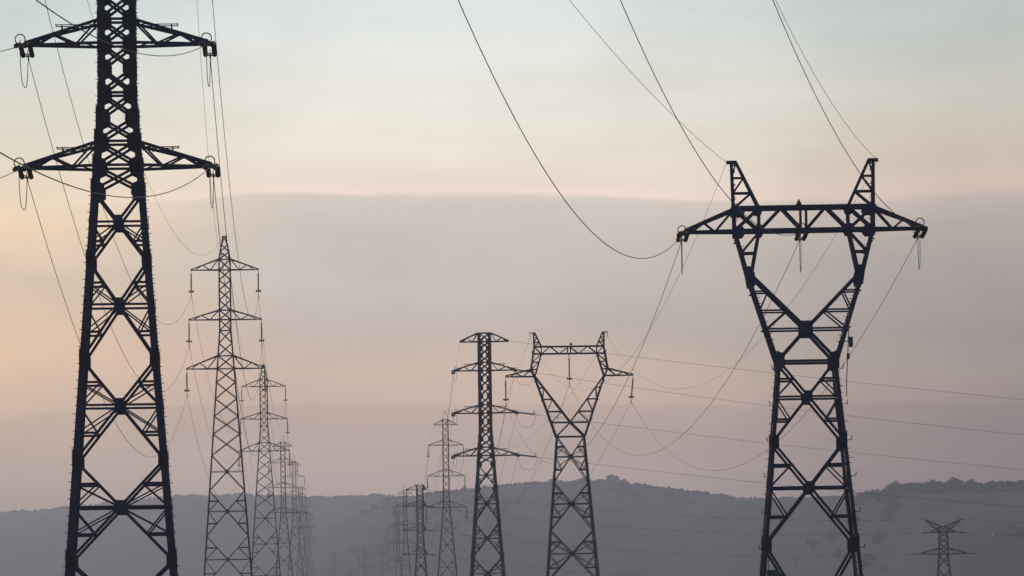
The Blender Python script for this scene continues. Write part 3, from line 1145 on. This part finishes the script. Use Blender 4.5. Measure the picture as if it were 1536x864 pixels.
g = MB()
ysg = [-390, -250, -150, -90, -50] + [-25 + i * 12.5 for i in range(0, 21)] + [240 + 20 * i for i in range(1, 60)] + [1450 + 60 * i for i in range(1, 34)] + [3600 + 250 * i for i in range(20)]
xsg = [-5800, -3500, -2000, -1000, -500, -300, -200] + [-150 + 10 * i for i in range(31)] + [200, 300, 500, 1000, 2000, 3500, 5800]
for y in ysg:
    for x in xsg:
        z = ground_z(x, y) if abs(x) < 1200 and y < 3700 else -6.0
        g.v.append(V((x, y, z - 0.02)))
w = len(xsg)
for j in range(len(ysg) - 1):
    for i in range(w - 1):
        g.f.append((j * w + i, j * w + i + 1, (j + 1) * w + i + 1, (j + 1) * w + i))
go = g.build('ground', GROUND, None, True)
tag(go, 'broad valley floor of fields below the pylons', None, None, 'structure')

# ---------------------------------------------------------------- haze
SIGMA = 2.1e-4
hz = MB()
x0, x1, y0, y1, z0, z1 = -6200, 6200, -430, 9200, -14, 152
hz.v = [V((x, y, z)) for z in (z0, z1) for x, y in ((x0, y0), (x1, y0), (x1, y1), (x0, y1))]
hz.f = [(3, 2, 1, 0), (4, 5, 6, 7), (0, 1, 5, 4), (1, 2, 6, 5), (2, 3, 7, 6), (3, 0, 4, 7)]
hm = bpy.data.materials.new('evening_haze')
hm.use_nodes = True
nt = hm.node_tree
nt.nodes.clear()
out = nt.nodes.new('ShaderNodeOutputMaterial')
pv = nt.nodes.new('ShaderNodeVolumePrincipled')
pv.inputs['Color'].default_value = (0.645, 0.715, 1.0, 1)
pv.inputs['Density'].default_value = SIGMA
pv.inputs['Anisotropy'].default_value = 0.55
pv.inputs['Density Attribute'].default_value = ''
nt.links.new(pv.outputs['Volume'], out.inputs['Volume'])
ho = hz.build('haze', hm)
tag(ho, 'thin grey evening haze filling the valley', None, None, 'stuff')

# ---------------------------------------------------------------- sun and sky
SUN_EL, SUN_AZ = math.radians(5.0), math.radians(-24.0)
sd = V((math.sin(SUN_AZ) * math.cos(SUN_EL), math.cos(SUN_AZ) * math.cos(SUN_EL), math.sin(SUN_EL)))
sl = bpy.data.lights.new('sun', 'SUN')
sl.energy = 0.72
sl.angle = math.radians(10)
sl.color = (1.0, 0.80, 0.58)
so = bpy.data.objects.new('sun', sl)
COL.objects.link(so)
so.rotation_euler = (-sd).to_track_quat('-Z', 'Y').to_euler()
so.location = (0, 0, 140)

W = bpy.data.worlds.new('World')
S.world = W
W.use_nodes = True
nt = W.node_tree
N, LK = nt.nodes, nt.links
bg = N['Background']
STR = 0.15
bg.inputs['Strength'].default_value = STR
sky = N.new('ShaderNodeTexSky')
sky.sky_type = 'NISHITA'
sky.sun_disc = False
sky.sun_elevation = SUN_EL
sky.sun_rotation = SUN_AZ
sky.dust_density = 3.0
tc = N.new('ShaderNodeTexCoord')
sep = N.new('ShaderNodeSeparateXYZ')
LK.new(tc.outputs['Generated'], sep.inputs[0])


def mth(op, a, b=None, c=None, clamp=False):
    n = N.new('ShaderNodeMath')
    n.operation = op
    n.use_clamp = clamp
    for i, x in enumerate((a, b, c)):
        if x is None:
            continue
        if isinstance(x, (int, float)):
            n.inputs[i].default_value = x
        else:
            LK.new(x, n.inputs[i])
    return n.outputs[0]


def smooth(v, a, b):
    n = N.new('ShaderNodeMapRange')
    n.interpolation_type = 'SMOOTHSTEP'
    n.inputs['From Min'].default_value = a
    n.inputs['From Max'].default_value = b
    LK.new(v, n.inputs['Value'])
    return n.outputs['Result']


def noise_tex(sx, sz, det, off):
    c = N.new('ShaderNodeCombineXYZ')
    LK.new(mth('MULTIPLY_ADD', sep.outputs['X'], sx, off), c.inputs[0])
    LK.new(mth('MULTIPLY', sep.outputs['Y'], 2.0), c.inputs[1])
    LK.new(mth('MULTIPLY', sep.outputs['Z'], sz), c.inputs[2])
    n = N.new('ShaderNodeTexNoise')
    n.inputs['Scale'].default_value = 1.0
    n.inputs['Detail'].default_value = det
    n.inputs['Roughness'].default_value = 0.55
    LK.new(c.outputs[0], n.inputs['Vector'])
    return mth('SUBTRACT', n.outputs['Fac'], 0.5)


def ramp(v, stops):
    r = N.new('ShaderNodeValToRGB')
    e = r.color_ramp.elements
    stops = sorted(stops)
    while len(e) < len(stops):
        e.new(0.5)
    for el, (p, c) in zip(e, stops):
        el.position = p
        el.color = (*c, 1)
    LK.new(v, r.inputs['Fac'])
    return r.outputs['Color']


def mix(f, a, b, mode='MIX'):
    n = N.new('ShaderNodeMix')
    n.data_type = 'RGBA'
    n.blend_type = mode
    if isinstance(f, (int, float)):
        n.inputs[0].default_value = f
    else:
        LK.new(f, n.inputs[0])
    for i, x in ((6, a), (7, b)):
        if isinstance(x, tuple):
            n.inputs[i].default_value = (*x, 1)
        else:
            LK.new(x, n.inputs[i])
    return n.outputs[2]


J = (0.215, 0.205, 0.225)      # light the haze adds, taken out again so that the clouds show as seen
VMAX = 0.16


def air(py):
    v = max(0.004, (900 - py) / FPX)
    L = min(144.0 / v, 9200.0)
    return math.exp(-SIGMA * L)


def seen(py, rgb):
    T = air(py)
    return tuple(max(0.02, (lin(c) - (1 - T) * j) / T) / STR / 10 for c, j in zip(rgb, J))


def stops(tab):
    return [((900 - py) / FPX / VMAX, seen(py, c)) for py, c in tab]


wob = noise_tex(9, 40, 3, 0.0)
fine = noise_tex(22, 130, 4, 7.0)
v0 = mth('MULTIPLY_ADD', sep.outputs['X'], 0.0157, sep.outputs['Z'])
v1 = mth('MULTIPLY_ADD', wob, 0.012, v0)
v1 = mth('ADD', v1, mth('MULTIPLY_ADD', smooth(mth('MULTIPLY', sep.outputs['X'], -1.0), 0.055, 0.115), 0.0028, 0.0009))
v1 = mth('SUBTRACT', v1, mth('MULTIPLY', smooth(sep.outputs['X'], 0.07, 0.12), 0.0014))
vv = mth('DIVIDE', mth('MULTIPLY_ADD', fine, 0.0034, v1), VMAX)
centre_tab = [(0, (220, 226, 224)), (70, (225, 227, 221)), (140, (230, 227, 216)), (220, (234, 225, 211)), (275, (233, 217, 204)), (290, (240, 219, 206)), (299, (212, 200, 190)), (330, (203, 193, 184)), (420, (196, 186, 177)), (490, (190, 177, 168)), (550, (200, 178, 164)), (600, (194, 172, 160)), (650, (181, 163, 155)), (720, (168, 153, 149)), (760, (162, 147, 145)), (860, (152, 138, 136))]
left_tab = [(0, (201, 213, 211)), (70, (210, 215, 208)), (140, (216, 213, 198)), (220, (224, 212, 192)), (290, (226, 207, 182)), (325, (236, 209, 178)), (350, (230, 205, 178)), (400, (211, 191, 170)), (450, (219, 191, 165)), (510, (224, 191, 163)), (570, (208, 182, 160)), (620, (192, 171, 154)), (660, (180, 161, 149)), (720, (165, 150, 142)), (770, (155, 141, 135)), (860, (143, 131, 126))]
right_tab_s = [(0, (184, 193, 192)), (70, (192, 195, 189)), (140, (199, 196, 185)), (220, (205, 192, 178)), (275, (208, 189, 175)), (290, (204, 185, 174)), (303, (188, 175, 166)), (340, (177, 167, 160)), (420, (165, 157, 152)), (500, (158, 149, 144)), (560, (160, 147, 141)), (610, (154, 139, 137)), (660, (145, 132, 131)), (720, (139, 127, 126)), (760, (134, 122, 122)), (860, (126, 116, 116))]
cc = ramp(vv, stops(centre_tab))
cl = ramp(vv, stops(left_tab))
cr = ramp(vv, stops(right_tab_s))
sx = mth('MULTIPLY_ADD', fine, 0.03, sep.outputs['X'])
col = mix(smooth(mth('MULTIPLY', sx, -1.0), 0.045, 0.115), cc, cl)
col = mix(smooth(sx, 0.005, 0.115), col, cr)
# faint far mountain, put into the sky colour as a darker band under an edge
edge = mth('MULTIPLY_ADD', noise_tex(30, 0, 4, 3.0), 0.006, 0.0445)
edge = mth('SUBTRACT', edge, mth('MULTIPLY', smooth(mth('MULTIPLY', sep.outputs['X'], -1.0), 0.085, 0.13), 0.0045))
below = mth('SUBTRACT', edge, v0)
dark = mth('MULTIPLY', smooth(below, 0.0, 0.0007), mth('SUBTRACT', 1.0, smooth(below, 0.0, 0.018)))
dk = mth('MULTIPLY_ADD', dark, -0.10, 1.0)
cmd = N.new('ShaderNodeCombineColor')
for i in range(3):
    LK.new(dk, cmd.inputs[i])
col = mix(1.0, col, cmd.outputs[0], 'MULTIPLY')
# soft streaks inside the cloud bank
st = noise_tex(13, 75, 5, 21.0)
amt = mth('MULTIPLY_ADD', st, 0.26, mth('MULTIPLY_ADD', noise_tex(24, 26, 4, 50.0), 0.22, 1.0))
cmb = N.new('ShaderNodeCombineColor')
for i in range(3):
    LK.new(amt, cmb.inputs[i])
col = mix(1.0, col, cmb.outputs[0], 'MULTIPLY')
sc = N.new('ShaderNodeVectorMath')
sc.operation = 'SCALE'
sc.inputs['Scale'].default_value = 10.0
LK.new(col, sc.inputs[0])
# the cloud bank lies low in front; elsewhere the clear evening sky
front = smooth(sep.outputs['Y'], 0.55, 0.93)
low = mth('SUBTRACT', 1.0, smooth(v0, 0.15, 0.42))
mask = mth('MULTIPLY', front, low)
LK.new(mix(mask, sky.outputs['Color'], sc.outputs[0]), bg.inputs['Color'])

# ---------------------------------------------------------------- render settings
S.render.engine = 'CYCLES'
S.view_settings.view_transform = 'Standard'
S.view_settings.look = 'None'
S.view_settings.exposure = 0.0
S.view_settings.gamma = 1.0
S.view_settings.use_curve_mapping = False
S.cycles.volume_bounces = 1
S.cycles.max_bounces = 6
S.cycles.use_denoising = True
